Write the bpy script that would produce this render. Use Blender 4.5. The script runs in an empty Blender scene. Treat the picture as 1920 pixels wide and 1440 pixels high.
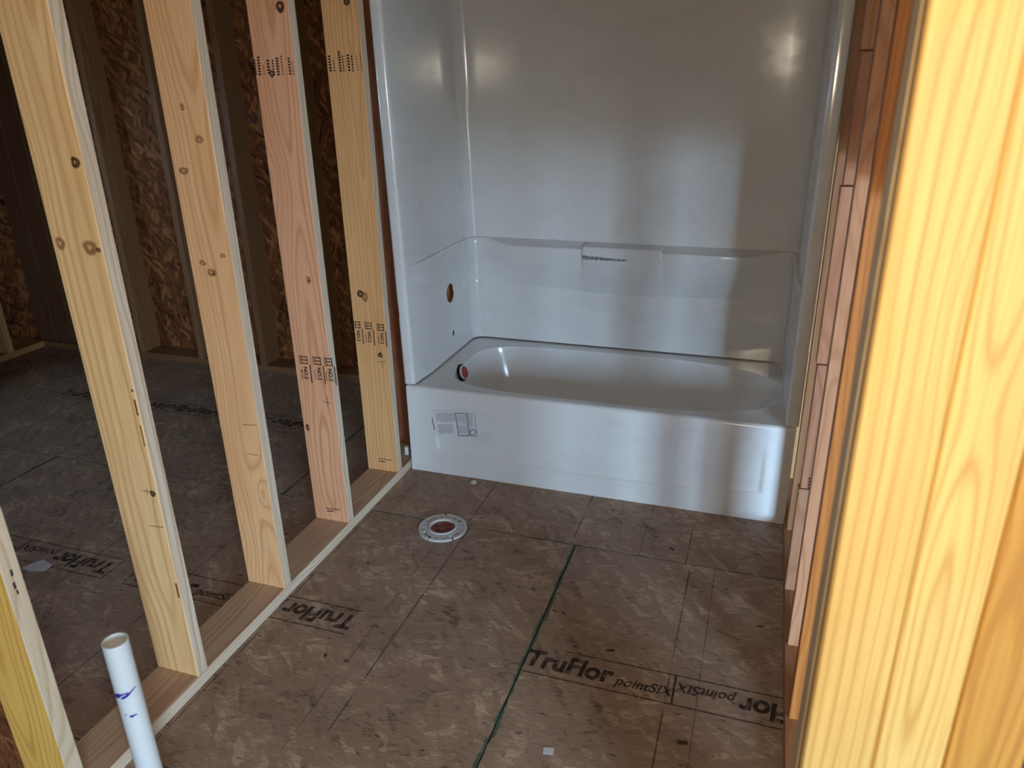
import bpy, bmesh, math, random
from mathutils import Vector, Matrix
random.seed(7)
scene = bpy.context.scene
COL = scene.collection

# ------------------------------------------------------------------ camera
RIGHT = Vector((0.947836, 0.318140, -0.019852))
DOWN = Vector((0.101064, -0.359000, -0.927850))
FWD = Vector((-0.302312, 0.877443, -0.372425))
CAM = Vector((1.35469, -2.58080, 1.54317))
FPX = 1403.19
cam_data = bpy.data.cameras.new('camera')
cam_data.sensor_width = 36.0
cam_data.lens = 36.0 * FPX / 1920.0
cam_data.clip_start = 0.02
cam_data.dof.use_dof = True
cam_data.dof.focus_distance = 2.9
cam_data.dof.aperture_fstop = 4.0
cam = bpy.data.objects.new('camera', cam_data)
COL.objects.link(cam)
cam.matrix_world = Matrix((
    (RIGHT.x, -DOWN.x, -FWD.x, CAM.x),
    (RIGHT.y, -DOWN.y, -FWD.y, CAM.y),
    (RIGHT.z, -DOWN.z, -FWD.z, CAM.z),
    (0, 0, 0, 1)))
scene.camera = cam

# ------------------------------------------------------------------ world, lights, exposure
world = bpy.data.worlds.new('world')
scene.world = world
world.use_nodes = True
bg = world.node_tree.nodes['Background']
bg.inputs[0].default_value = (0.50, 0.74, 1.0, 1)
bg.inputs[1].default_value = 28.0

flash = bpy.data.lights.new('camera_flash', 'POINT')
flash.energy = 17.0
flash.color = (1.0, 0.865, 0.66)
flash.shadow_soft_size = 0.018
flash_o = bpy.data.objects.new('camera_flash', flash)
COL.objects.link(flash_o)
flash_o.location = CAM + RIGHT * 0.004 - DOWN * 0.022 + FWD * 0.01

portal = bpy.data.lights.new('window_portal', 'AREA')
portal.shape = 'RECTANGLE'
portal.size, portal.size_y = 1.65, 1.7
portal.cycles.is_portal = True
portal_o = bpy.data.objects.new('window_portal', portal)
COL.objects.link(portal_o)
portal_o.location = (4.225, -5.21, 1.05)
portal_o.rotation_euler = (math.radians(90), 0, 0)

scene.view_settings.view_transform = 'Standard'
scene.view_settings.look = 'None'
scene.view_settings.gamma = 1.0
scene.view_settings.use_curve_mapping = False
scene.view_settings.exposure = 1.1
scene.cycles.max_bounces = 6
scene.cycles.diffuse_bounces = 3
scene.cycles.glossy_bounces = 3
scene.cycles.transmission_bounces = 2
scene.cycles.transparent_max_bounces = 6


def unproject(px, py, axis, val):
    """photo pixel (1920x1440) -> point on the plane axis = val"""
    d = RIGHT * ((px - 960) / FPX) + DOWN * ((py - 720) / FPX) + FWD
    t = (val - CAM[axis]) / d[axis]
    return CAM + d * t


# ------------------------------------------------------------------ materials
def srgb(r, g, b):
    f = lambda c: (c / 255 / 12.92) if c / 255 <= 0.04045 else ((c / 255 + 0.055) / 1.055) ** 2.4
    return (f(r), f(g), f(b), 1.0)


class NT:
    def __init__(self, name):
        self.m = bpy.data.materials.new(name)
        self.m.use_nodes = True
        self.t = self.m.node_tree
        self.t.nodes.clear()
        self.out = self.t.nodes.new('ShaderNodeOutputMaterial')
        self.b = self.t.nodes.new('ShaderNodeBsdfPrincipled')
        self.t.links.new(self.b.outputs[0], self.out.inputs[0])

    def n(self, kind, **kw):
        nd = self.t.nodes.new('ShaderNode' + kind)
        for k, v in kw.items():
            setattr(nd, k, v)
        return nd

    def link(self, a, b):
        self.t.links.new(a, b)

    def val(self, sock, v):
        if isinstance(v, bpy.types.NodeSocket):
            self.link(v, sock)
        else:
            sock.default_value = v

    def math(self, op, a, b=None, c=None, clamp=False):
        nd = self.n('Math', operation=op, use_clamp=clamp)
        self.val(nd.inputs[0], a)
        if b is not None:
            self.val(nd.inputs[1], b)
        if c is not None:
            self.val(nd.inputs[2], c)
        return nd.outputs[0]

    def vmath(self, op, a, b=None):
        nd = self.n('VectorMath', operation=op)
        self.val(nd.inputs[0], a)
        if b is not None:
            self.val(nd.inputs[1], b)
        return nd.outputs['Value'] if op == 'LENGTH' else nd.outputs[0]

    def mix(self, fac, a, b, mode='MIX'):
        nd = self.n('MixRGB', blend_type=mode)
        self.val(nd.inputs[0], fac)
        self.val(nd.inputs[1], a)
        self.val(nd.inputs[2], b)
        return nd.outputs[0]

    def ramp(self, fac, stops):
        nd = self.n('ValToRGB')
        el = nd.color_ramp.elements
        while len(el) < len(stops):
            el.new(0.5)
        for e, (p, c) in zip(el, stops):
            e.position = p
            e.color = c if len(c) == 4 else (*c, 1)
        self.link(fac, nd.inputs[0])
        return nd.outputs[0]

    def noise(self, vec, scale=5, detail=3, rough=0.5):
        nd = self.n('TexNoise')
        self.link(vec, nd.inputs['Vector'])
        nd.inputs['Scale'].default_value = scale
        nd.inputs['Detail'].default_value = detail
        nd.inputs['Roughness'].default_value = rough
        return nd.outputs['Fac']

    def mapping(self, vec, scale=(1, 1, 1), rot=(0, 0, 0), loc=(0, 0, 0)):
        nd = self.n('Mapping')
        self.link(vec, nd.inputs['Vector'])
        nd.inputs['Scale'].default_value = scale
        nd.inputs['Rotation'].default_value = rot
        nd.inputs['Location'].default_value = loc
        return nd.outputs[0]

    def bump(self, h, strength=0.2, dist=0.002):
        nd = self.n('Bump')
        nd.inputs['Strength'].default_value = strength
        nd.inputs['Distance'].default_value = dist
        self.link(h, nd.inputs['Height'])
        self.link(nd.outputs[0], self.b.inputs['Normal'])


def mat_plain(name, col, rough=0.5, spec=0.5, bump=0.0, var=0.12, vscale=30):
    t = NT(name)
    tc = t.n('TexCoord').outputs['Object']
    nz = t.noise(tc, vscale, 3)
    c2 = (col[0] * (1 - var), col[1] * (1 - var), col[2] * (1 - var), 1)
    t.link(t.mix(nz, col, c2), t.b.inputs['Base Color'])
    t.b.inputs['Roughness'].default_value = rough
    t.b.inputs['Specular IOR Level'].default_value = spec
    if bump:
        t.bump(t.noise(tc, vscale * 6, 3), bump, 0.001)
    return t.m


def mat_lumber(name='lumber', fixed=None):
    """softwood: length along local Z; colour comes from the object colour"""
    t = NT(name)
    tc = t.n('TexCoord').outputs['Object']
    oi = t.n('ObjectInfo')
    rnd = oi.outputs['Random']
    off = t.n('CombineXYZ')
    t.link(t.math('MULTIPLY', rnd, 37.0), off.inputs[0])
    t.link(t.math('MULTIPLY', rnd, 53.0), off.inputs[1])
    t.link(t.math('MULTIPLY', rnd, 91.0), off.inputs[2])
    P = t.vmath('ADD', tc, off.outputs[0])
    # pith wander along the length
    zn = t.noise(t.mapping(P, (0.6, 0.6, 0.55)), 1.6, 2, 0.45)
    zn2 = t.noise(t.mapping(P, (6, 6, 1.6)), 2.2, 2, 0.5)
    sep = t.n('SeparateXYZ')
    t.link(tc, sep.inputs[0])
    x0 = t.math('MULTIPLY_ADD', rnd, 0.10, -0.05)
    xx = t.math('ADD', sep.outputs[0], x0)
    yy = t.math('ADD', sep.outputs[1], t.math('MULTIPLY_ADD', t.math('FRACT', t.math('MULTIPLY', rnd, 7.3)), 0.05, 0.03))
    cv = t.n('CombineXYZ')
    t.link(xx, cv.inputs[0])
    t.link(yy, cv.inputs[1])
    r = t.vmath('LENGTH', cv.outputs[0])
    r = t.math('MULTIPLY_ADD', zn, 0.11, r)
    r = t.math('MULTIPLY_ADD', zn2, 0.007, r)
    vor = t.n('TexVoronoi', feature='SMOOTH_F1')
    t.link(t.mapping(P, (7, 7, 2.4)), vor.inputs['Vector'])
    vor.inputs['Scale'].default_value = 1.0
    eye = t.math('SUBTRACT', 1.0, t.math('MULTIPLY', vor.outputs['Distance'], 2.1), clamp=True)
    r = t.math('MULTIPLY_ADD', t.math('POWER', eye, 1.6), 0.035, r)
    ph = t.math('DIVIDE', r, t.math('MULTIPLY_ADD', t.math('FRACT', t.math('MULTIPLY', rnd, 3.7)), 0.0016, 0.0011))
    rv = t.n('CombineXYZ')
    t.link(r, rv.inputs[0])
    t.link(t.math('MULTIPLY', rnd, 20.0), rv.inputs[1])
    ph = t.math('MULTIPLY_ADD', t.noise(rv.outputs[0], 75, 2), 9.0, ph)
    s = t.math('MULTIPLY_ADD', t.math('SINE', ph), 0.5, 0.5)
    late = t.math('POWER', s, 3.0)
    fib = t.noise(t.mapping(P, (260, 260, 3.5)), 1.0, 3, 0.6)
    blot = t.noise(t.mapping(P, (9, 9, 2.2)), 1.0, 3, 0.55)
    if fixed:
        rg = t.n('RGB')
        rg.outputs[0].default_value = fixed
        base = rg.outputs[0]
    else:
        base = oi.outputs['Color']
    dark = t.mix(1.0, base, (0.66, 0.50, 0.36, 1), 'MULTIPLY')
    amt = t.math('MULTIPLY_ADD', t.noise(t.mapping(P, (14, 14, 1.5)), 1.0, 2), 0.9, 0.12)
    c = t.mix(t.math('MULTIPLY', late, amt), base, dark)
    c = t.mix(t.math('MULTIPLY', t.math('SUBTRACT', fib, 0.42, clamp=True), 1.3), c, dark)
    c = t.mix(t.math('MULTIPLY', t.math('SUBTRACT', blot, 0.48, clamp=True), 1.8), c,
              t.mix(1.0, base, (0.84, 0.68, 0.55, 1), 'MULTIPLY'))
    t.link(c, t.b.inputs['Base Color'])
    t.b.inputs['Roughness'].default_value = 0.55
    t.b.inputs['Specular IOR Level'].default_value = 0.35
    t.bump(t.noise(t.mapping(P, (200, 200, 4)), 1.0, 1, 0.6), 0.15, 0.0015)
    return t.m


def flakes(t, P):
    """strand pattern of oriented strand board in the local XY plane: 0..1 tone, and a second random tone"""
    warp = t.noise(P, 9, 2)
    wn = t.n('TexNoise')
    t.link(P, wn.inputs['Vector'])
    wn.inputs['Scale'].default_value = 20
    wn.inputs['Detail'].default_value = 5
    PW = t.vmath('ADD', P, t.vmath('MULTIPLY', wn.outputs['Color'], (0.034, 0.024, 0)))
    layers = []
    for i, (ang, sx, sy) in enumerate(((0.1, 9, 46), (0.4, 10, 50), (-0.35, 10, 54), (0.9, 14, 52))):
        m = t.mapping(t.mapping(PW, (1, 1, 1), (0, 0, ang)), (sx, sy, 1), (0, 0, 0), (i * 3.1, i * 1.7, 0))
        v = t.n('TexVoronoi', feature='F1', voronoi_dimensions='2D')
        t.link(m, v.inputs['Vector'])
        v.inputs['Scale'].default_value = 1.0
        v.inputs['Randomness'].default_value = 1.0
        sp = t.n('SeparateColor')
        t.link(v.outputs['Color'], sp.inputs[0])
        layers.append((sp.outputs[0], sp.outputs[1], v.outputs['Distance']))
    tone, key, dist = layers[0]
    for (a, k, d) in layers[1:]:
        m = t.math('GREATER_THAN', k, 0.55)
        nd = t.n('Mix', data_type='FLOAT')
        t.link(m, nd.inputs[0]); t.link(tone, nd.inputs[2]); t.link(a, nd.inputs[3])
        tone = nd.outputs[0]
        nd = t.n('Mix', data_type='FLOAT')
        t.link(m, nd.inputs[0]); t.link(dist, nd.inputs[2]); t.link(d, nd.inputs[3])
        dist = nd.outputs[0]
    return tone, dist, PW


def mat_osb(name, c_dark, c_mid, c_light, floor=False):
    t = NT(name)
    tc = t.n('TexCoord').outputs['Object']
    rnd = t.n('ObjectInfo').outputs['Random']
    off = t.n('CombineXYZ')
    t.link(t.math('MULTIPLY', rnd, 31.0), off.inputs[0])
    t.link(t.math('MULTIPLY', rnd, 17.0), off.inputs[1])
    P = t.vmath('ADD', tc, off.outputs[0])
    tone, dist, PW_ = flakes(t, P)
    grain = t.noise(t.mapping(P, (40, 240, 1)), 1.0, 3, 0.6)
    st1 = t.noise(t.mapping(t.mapping(PW_, (1, 1, 1), (0, 0, 0.22)), (24, 160, 1)), 1.0, 4, 0.65)
    st2 = t.noise(t.mapping(t.mapping(PW_, (1, 1, 1), (0, 0, -0.45)), (26, 150, 1)), 1.0, 4, 0.65)
    streak = t.math('MULTIPLY_ADD', st1, 0.55, t.math('MULTIPLY', st2, 0.55))
    f = t.math('MULTIPLY_ADD', streak, 0.95, t.math('MULTIPLY', tone, 0.27 if floor else 0.5))
    f = t.math('MULTIPLY_ADD', grain, 0.25, t.math('SUBTRACT', f, 0.22 if floor else 0.3))
    f = t.math('MULTIPLY_ADD', t.noise(P, 5.0 if floor else 3.0, 5, 0.65), 0.7 if floor else 0.5, t.math('SUBTRACT', f, 0.36 if floor else 0.28))
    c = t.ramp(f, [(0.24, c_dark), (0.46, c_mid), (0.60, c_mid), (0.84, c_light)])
    # small dark gaps between strands
    gap = t.noise(t.mapping(P, (22, 90, 1), (0, 0, 0.3)), 1.0, 2, 0.5)
    gm = t.math('MULTIPLY', t.math('SUBTRACT', gap, 0.655, clamp=True), 9.0, clamp=True)
    c = t.mix(gm, c, (c_dark[0] * 0.35, c_dark[1] * 0.3, c_dark[2] * 0.3, 1))
    if floor:
        sep = t.n('SeparateXYZ')
        t.link(tc, sep.inputs[0])
        # printed fastening guide lines, every 16 in and 19.2 in along the sheet
        xe = t.math('ADD', sep.outputs[0], 1.2192)
        ln = None
        for pitch, w, amt in ((0.4064, 0.0024, 0.75), (0.48768, 0.0017, 0.6)):
            q = t.math('ABSOLUTE', t.math('SUBTRACT', t.math('FRACT', t.math('ADD', t.math('DIVIDE', xe, pitch), 0.5)), 0.5))
            l = t.math('LESS_THAN', q, w / pitch)
            brk = t.math('MULTIPLY', t.math('SUBTRACT', t.noise(P, 7.0, 3), 0.36, clamp=True), 6.0, clamp=True)
            l = t.math('MULTIPLY', t.math('MULTIPLY', l, brk), amt)
            ln = l if ln is None else t.math('MAXIMUM', ln, l)
        c = t.mix(ln, c, (0.03, 0.018, 0.014, 1))
        # green edge seal that laps onto the face
        ex = t.math('SUBTRACT', 1.2192, t.math('ABSOLUTE', sep.outputs[0]))
        ey = t.math('SUBTRACT', 0.6096, t.math('ABSOLUTE', sep.outputs[1]))
        en = t.math('MULTIPLY_ADD', t.noise(P, 9, 4, 0.7), 0.040, -0.0155)
        e1 = t.math('LESS_THAN', t.math('SUBTRACT', ex, en), 0.003)
        en2 = t.math('MULTIPLY_ADD', t.noise(P, 20, 3), 0.012, -0.006)
        e2 = t.math('LESS_THAN', t.math('SUBTRACT', ey, en2), 0.0025)
        e = t.math('MAXIMUM', e1, e2)
        gcol = t.ramp(t.noise(P, 14, 3), [(0.35, (0.016, 0.05, 0.036)), (0.58, (0.04, 0.12, 0.08)), (0.74, (0.28, 0.42, 0.34))])
        c = t.mix(t.math('MULTIPLY', e, 0.8), c, gcol)
        # site dust and scuffs
        dust = t.math('MULTIPLY', t.math('SUBTRACT', t.noise(P, 2.1, 5, 0.6), 0.50, clamp=True), 1.4, clamp=True)
        c = t.mix(t.math('MULTIPLY', dust, 0.55), c, (0.25, 0.22, 0.20, 1))
        speck = t.noise(P, 170, 1)
        c = t.mix(t.math('MULTIPLY', t.math('GREATER_THAN', speck, 0.80), 0.5), c, (0.5, 0.46, 0.4, 1))
    t.link(c, t.b.inputs['Base Color'])
    t.b.inputs['Roughness'].default_value = 0.62
    t.b.inputs['Specular IOR Level'].default_value = 0.3
    t.bump(t.noise(t.mapping(P, (30, 120, 1)), 1.0, 2, 0.6), 0.3, 0.002)
    return t.m


def mat_tub():
    t = NT('white_gelcoat')
    tc = t.n('TexCoord').outputs['Object']
    scuff = t.noise(t.mapping(tc, (5, 5, 9), (0.4, 0.2, 0.3)), 1.0, 6, 0.65)
    s = t.math('MULTIPLY', t.math('SUBTRACT', scuff, 0.5, clamp=True), 1.6, clamp=True)
    t.link(t.mix(s, (0.80, 0.80, 0.79, 1), (0.62, 0.60, 0.58, 1)), t.b.inputs['Base Color'])
    t.link(t.math('MULTIPLY_ADD', s, 0.25, 0.13), t.b.inputs['Roughness'])
    t.b.inputs['Specular IOR Level'].default_value = 0.6
    t.bump(t.noise(tc, 7, 2), 0.10, 0.004)
    return t.m


def mat_ink(name, col, lo=0.30, hi=0.55, amax=0.9, scale=60):
    """faded print: noise breaks up the coverage"""
    t = NT(name)
    tc = t.n('TexCoord').outputs['Object']
    nz = t.noise(t.mapping(tc, (1, 1, 1)), scale, 4, 0.65)
    a = t.n('MapRange')
    t.link(nz, a.inputs[0])
    a.inputs[1].default_value = lo
    a.inputs[2].default_value = hi
    a.inputs[3].default_value = 0.12 * amax
    a.inputs[4].default_value = amax
    t.link(a.outputs[0], t.b.inputs['Alpha'])
    t.b.inputs['Base Color'].default_value = col
    t.b.inputs['Roughness'].default_value = 0.8
    return t.m


def mat_knot(name, cols, soft):
    t = NT(name)
    tc = t.n('TexCoord').outputs['Generated']
    oi = t.n('ObjectInfo').outputs['Random']
    v = t.vmath('SUBTRACT', tc, (0.5, 0.5, 0.5))
    flat = t.vmath('MULTIPLY', v, (1, 1, 1))
    r = t.vmath('LENGTH', flat)
    off = t.n('CombineXYZ')
    t.link(t.math('MULTIPLY', oi, 50.0), off.inputs[0])
    nz = t.noise(t.vmath('ADD', tc, off.outputs[0]), 3.5, 3)
    r = t.math('ADD', r, t.math('MULTIPLY_ADD', nz, 0.30, -0.15))
    c = t.ramp(r, [(p, srgb(*q)) for p, q in cols])
    t.link(c, t.b.inputs['Base Color'])
    a = t.n('MapRange')
    t.link(r, a.inputs[0])
    a.inputs[1].default_value = 0.20 if soft else 0.27
    a.inputs[2].default_value = 0.44
    a.inputs[3].default_value = 0.85 if soft else 1.0
    a.inputs[4].default_value = 0.0
    t.link(a.outputs[0], t.b.inputs['Alpha'])
    t.b.inputs['Roughness'].default_value = 0.6
    return t.m


M_LUM = mat_lumber()
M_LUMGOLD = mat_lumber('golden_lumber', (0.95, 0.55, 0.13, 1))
M_LUMDAYLIT = mat_lumber('daylit_edge_lumber', (0.72, 0.60, 0.46, 1))  # window daylight on the narrow faces, put into a paler wood colour
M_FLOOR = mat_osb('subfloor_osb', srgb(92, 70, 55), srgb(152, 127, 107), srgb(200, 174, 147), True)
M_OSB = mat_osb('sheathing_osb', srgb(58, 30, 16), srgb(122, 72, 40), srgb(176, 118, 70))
M_OSB_PLAIN = mat_plain('brown_board', srgb(122, 74, 42), 0.7, 0.3, 0, 0.4, 14)
M_TUB = mat_tub()
M_PVC = mat_plain('white_pvc', srgb(214, 216, 214), 0.35, 0.5, 0.05, 0.06, 20)
M_FLANGE = mat_plain('grey_white_pvc', srgb(205, 205, 203), 0.4, 0.5, 0.05, 0.10, 60)
M_RED = mat_plain('red_plastic', srgb(176, 32, 28), 0.4, 0.5, 0.0, 0.2, 90)
M_MAROON = mat_plain('maroon_cap', srgb(150, 62, 54), 0.45, 0.5, 0.1, 0.6, 70)
M_BLACK = mat_plain('black_rubber', srgb(14, 14, 18), 0.6, 0.3)
M_INK = mat_ink('brown_board_print', (0.022, 0.014, 0.010, 1), 0.32, 0.52, 0.82, 45)
M_STAMP = mat_ink('black_grade_stamp', (0.012, 0.009, 0.009, 1), 0.28, 0.42, 0.95, 160)
M_GREYINK = mat_ink('grey_label_print', srgb(72, 78, 92), 0.25, 0.6, 0.30, 260)
M_NAVY = mat_plain('dark_label_print', srgb(66, 74, 94), 0.5, 0.4)
M_LABEL = mat_plain('label_film', srgb(231, 232, 234), 0.2, 0.5, 0, 0.02)
M_PURPLE = mat_plain('purple_marker', srgb(58, 52, 160), 0.5, 0.4, 0, 0.5, 300)
M_KNOT = mat_knot('knot_wood', [(0.0, (128, 80, 42)), (0.14, (140, 90, 50)), (0.20, (62, 36, 20)), (0.27, (74, 44, 24)), (0.40, (160, 108, 62))], False)
M_KNOT_SOFT = mat_knot('pale_knot_wood', [(0.0, (112, 68, 34)), (0.10, (150, 98, 54)), (0.40, (186, 134, 84))], True)
M_PENCIL = mat_plain('pencil_line', srgb(70, 56, 48), 0.7, 0.2)
M_PITCH = mat_plain('amber_pitch', srgb(150, 92, 30), 0.25, 0.5, 0, 0.4, 200)
M_PAPER = mat_plain('white_paper', srgb(206, 208, 212), 0.7, 0.3)
M_TAPE = mat_ink('clear_tape', srgb(96, 96, 98), 0.3, 0.6, 0.75, 90)
M_TAPE.node_tree.nodes['Principled BSDF'].inputs['Roughness'].default_value = 0.12
M_GROUND = mat_plain('bare_earth', srgb(150, 132, 110), 0.9, 0.2, 0.3, 0.3, 2)
M_DARKGAP = mat_plain('cut_edge', srgb(70, 52, 40), 0.7, 0.2)

# lumber colours (the object colour drives the material)
PALE = srgb(214, 176, 128)
CREAM = srgb(222, 186, 138)
PINK = srgb(206, 150, 116)
TAN = srgb(200, 158, 108)
GOLD = srgb(232, 178, 84)
BROWN = srgb(164, 116, 80)


# ------------------------------------------------------------------ builders
def link(o, parent=None):
    COL.objects.link(o)
    if parent is not None:
        o.parent = parent
    return o


def empty(name, label, cat=None, loc=(0, 0, 0), kind=None, group=None):
    o = bpy.data.objects.new(name, None)
    o.location = loc
    o.empty_display_size = 0.1
    link(o)
    tag(o, label, cat, kind, group)
    return o


def tag(o, label=None, cat=None, kind=None, group=None):
    if label:
        o['label'] = label
    if cat:
        o['category'] = cat
    if kind:
        o['kind'] = kind
    if group:
        o['group'] = group
    return o


def mesh_obj(name, verts, faces, mat, parent=None, smooth=None):
    me = bpy.data.meshes.new(name)
    me.from_pydata([tuple(v) for v in verts], [], faces)
    me.update()
    me.materials.append(mat)
    if smooth is not None:
        for p in me.polygons:
            p.use_smooth = True
        me.set_sharp_from_angle(angle=math.radians(smooth))
    o = bpy.data.objects.new(name, me)
    return link(o, parent)


BOXES = {}


def box_mesh(name, sx, sy, sz, mat, bev):
    key = (round(sx, 5), round(sy, 5), round(sz, 5), mat.name, bev)
    if key in BOXES:
        return BOXES[key]
    bm = bmesh.new()
    bmesh.ops.create_cube(bm, size=1)
    for v in bm.verts:
        v.co = Vector((v.co.x * sx, v.co.y * sy, v.co.z * sz))
    if bev:
        bmesh.ops.bevel(bm, geom=bm.edges[:], offset=bev, segments=1, affect='EDGES', profile=0.5)
    me = bpy.data.meshes.new(name)
    bm.to_mesh(me)
    bm.free()
    me.materials.append(mat)
    BOXES[key] = me
    return me


def origin_of(parent):
    v = Vector((0, 0, 0))
    while parent is not None:
        v += parent.location
        parent = parent.parent
    return v


def board(name, lo, hi, parent=None, color=PALE, axis=2, mat=None, bev=0.0015):
    """a piece of lumber between two world corners; the grain runs along `axis`"""
    mat = mat or M_LUM
    lo, hi = Vector(lo), Vector(hi)
    s = hi - lo
    c = (lo + hi) / 2
    if axis == 2:
        size, rot = (s.x, s.y, s.z), (0, 0, 0)
    elif axis == 1:      # local z -> world y
        size, rot = (s.x, s.z, s.y), (math.radians(-90), 0, 0)
    else:                # local z -> world x
        size, rot = (s.z, s.y, s.x), (0, math.radians(90), 0)
    o = bpy.data.objects.new(name, box_mesh(name, *size, mat, bev))
    link(o, parent)
    o.location = c - origin_of(parent)
    o.rotation_euler = rot
    o.color = color
    return o


def sheet(name, lo, hi, parent, mat, normal):
    """a flat panel: local XY is the face"""
    lo, hi = Vector(lo), Vector(hi)
    s = hi - lo
    c = (lo + hi) / 2
    if normal == 2:
        size, rot = (s.x, s.y, s.z), (0, 0, 0)
    elif normal == 1:    # local x -> world z (strands upright), local y -> world x
        size, rot = (s.z, s.x, s.y), (math.radians(90), 0, math.radians(90))
        rot = Matrix(((0, 1, 0), (0, 0, 1), (1, 0, 0))).to_euler()
    else:                # local x -> world z, local y -> world y
        size = (s.z, s.y, s.x)
        rot = Matrix(((0, 0, -1), (0, 1, 0), (1, 0, 0))).to_euler()
    o = bpy.data.objects.new(name, box_mesh(name, *size, mat, 0))
    link(o, parent)
    o.location = c - origin_of(parent)
    o.rotation_euler = rot
    return o


def world_child(name, verts, faces, mat, parent, smooth=None):
    """mesh given in world coordinates, attached to an (unrotated) parent"""
    off = origin_of(parent) if parent else Vector((0, 0, 0))
    vs = [Vector(v) for v in verts]
    c = sum(vs, Vector()) / len(vs)
    o = mesh_obj(name, [v - c for v in vs], faces, mat, parent, smooth)
    o.location = c - off
    return o


def text_mesh(body, size, bold=0.0, shear=0.0):
    cu = bpy.data.curves.new('print', 'FONT')
    cu.body = body
    cu.size = size
    cu.offset = bold
    cu.shear = shear
    cu.align_x = 'LEFT'
    tmp = bpy.data.objects.new('print', cu)
    COL.objects.link(tmp)
    dg = bpy.context.evaluated_depsgraph_get()
    me = bpy.data.meshes.new_from_object(tmp.evaluated_get(dg))
    bpy.data.objects.remove(tmp)
    bpy.data.curves.remove(cu)
    return me


def quad_strip(pts, width, normal):
    """ribbon of constant width along pts on a plane with the given normal"""
    pts = [Vector(p) for p in pts]
    vs, fs = [], []
    for i, p in enumerate(pts):
        a = pts[max(i - 1, 0)]
        b = pts[min(i + 1, len(pts) - 1)]
        d = (b - a).normalized()
        s = d.cross(normal).normalized() * width / 2
        vs += [p - s, p + s]
        if i:
            k = 2 * i
            fs.append((k - 2, k - 1, k + 1, k))
    return vs, fs


def merge(parts):
    vs, fs = [], []
    for v, f in parts:
        n = len(vs)
        vs += v
        fs += [tuple(i + n for i in q) for q in f]
    return vs, fs


def knot(parent, px, py, plane_axis, plane_val, rx, rz, soft=False):
    """a flush knot on a stud face, seen at a photo pixel"""
    c = unproject(px, py, plane_axis, plane_val)
    if plane_axis == 1:      # keep the knot on the face of the stud
        c.x = min(max(c.x, XL + rx * 1.15), XR - rx * 1.15)
    vs, fs = [], []
    n = 18
    eps = -0.0006 if plane_axis == 1 else 0.0006
    vs.append(c + (Vector((0, eps, 0)) if plane_axis == 1 else Vector((eps, 0, 0))))
    for i in range(n):
        a = 2 * math.pi * i / n
        k = 1 + 0.12 * math.sin(3 * a + px)
        u, w = rx * k * math.cos(a), rz * k * math.sin(a)
        if plane_axis == 1:
            vs.append(c + Vector((u, eps * 0.6, w)))
        else:
            vs.append(c + Vector((eps * 0.6, u, w)))
    for i in range(n):
        a, b = 1 + i, 1 + (i + 1) % n
        fs.append((0, a, b) if plane_axis == 1 else (0, a, b))
    return world_child('knot', vs, fs, M_KNOT_SOFT if soft else M_KNOT, parent)


# ================================================================== FLOOR
floor = empty('floor', 'brown oriented strand board subfloor with green sealed seams and printed guide lines', 'floor', (0, 0, 0), 'structure')
SEAM_Y = -0.355
SW, SL = 1.2192, 2.4384
FRONT_X, BACK_X = 0.816, -0.420
gap = 0.0016
for row in range(-4, 1):
    y0 = SEAM_Y + row * SW
    x_off = BACK_X if row % 2 == 0 else FRONT_X
    for k in range(-3, 4):
        x0 = x_off + k * SL
        if x0 + SL < -3.4 or x0 > 6.5:
            continue
        p = bpy.data.objects.new('subfloor_panel', box_mesh('subfloor_panel', SL - 2 * gap, SW - 2 * gap, 0.018, M_FLOOR, 0.0012))
        link(p, floor)
        p.location = (x0 + SL / 2, y0 + SW / 2, -0.009)
sheet('subfloor_panel', (-3.4, SEAM_Y + SW + gap, -0.018), (6.6, 1.2, 0), floor, M_OSB, 2)
board('floor_deck', (-3.4, -5.4, -0.06), (6.6, 1.2, -0.019), floor, BROWN, 0, M_DARKGAP, 0)

# printing on the subfloor
T_BIG = text_mesh('TruFlor', 0.088, 0.0034, 0.10)
T_SMALL = text_mesh('pointSIX', 0.048, 0.0010, 0.28)
for me in (T_BIG, T_SMALL):
    me.materials.clear()
    me.materials.append(M_INK)


def text_w(me):
    xs = [v.co.x for v in me.vertices]
    return min(xs), max(xs)


def print_block(x0, x1, yc, flip, z=0.0006):
    """one TruFlor pointSIX word pair between x0 and x1; flip = reads from the far side"""
    big_w, small_w = 0.255, 0.165
    for me, u0, w, h in ((T_BIG, 0.012, big_w, 0), (T_SMALL, 0.012 + big_w + 0.004, small_w, -0.001)):
        a, b = text_w(me)
        sx = w / (b - a)
        o = bpy.data.objects.new('board_print', me)
        link(o, floor)
        if not flip:
            o.location = (x0 + u0 - a * sx, yc - 0.027 + h, z)
            o.scale = (sx, 1.0, 1)
        else:
            o.location = (x1 - u0 + a * sx, yc + 0.027 - h, z)
            o.scale = (sx, 1.0, 1)
            o.rotation_euler = (0, 0, math.pi)


def floor_line(a, b, w=0.004, z=0.0005):
    vs, fs = quad_strip([Vector((*a, z)), Vector((*b, z))], w, Vector((0, 0, 1)))
    return world_child('board_print', vs, fs, M_INK, floor)


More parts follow.
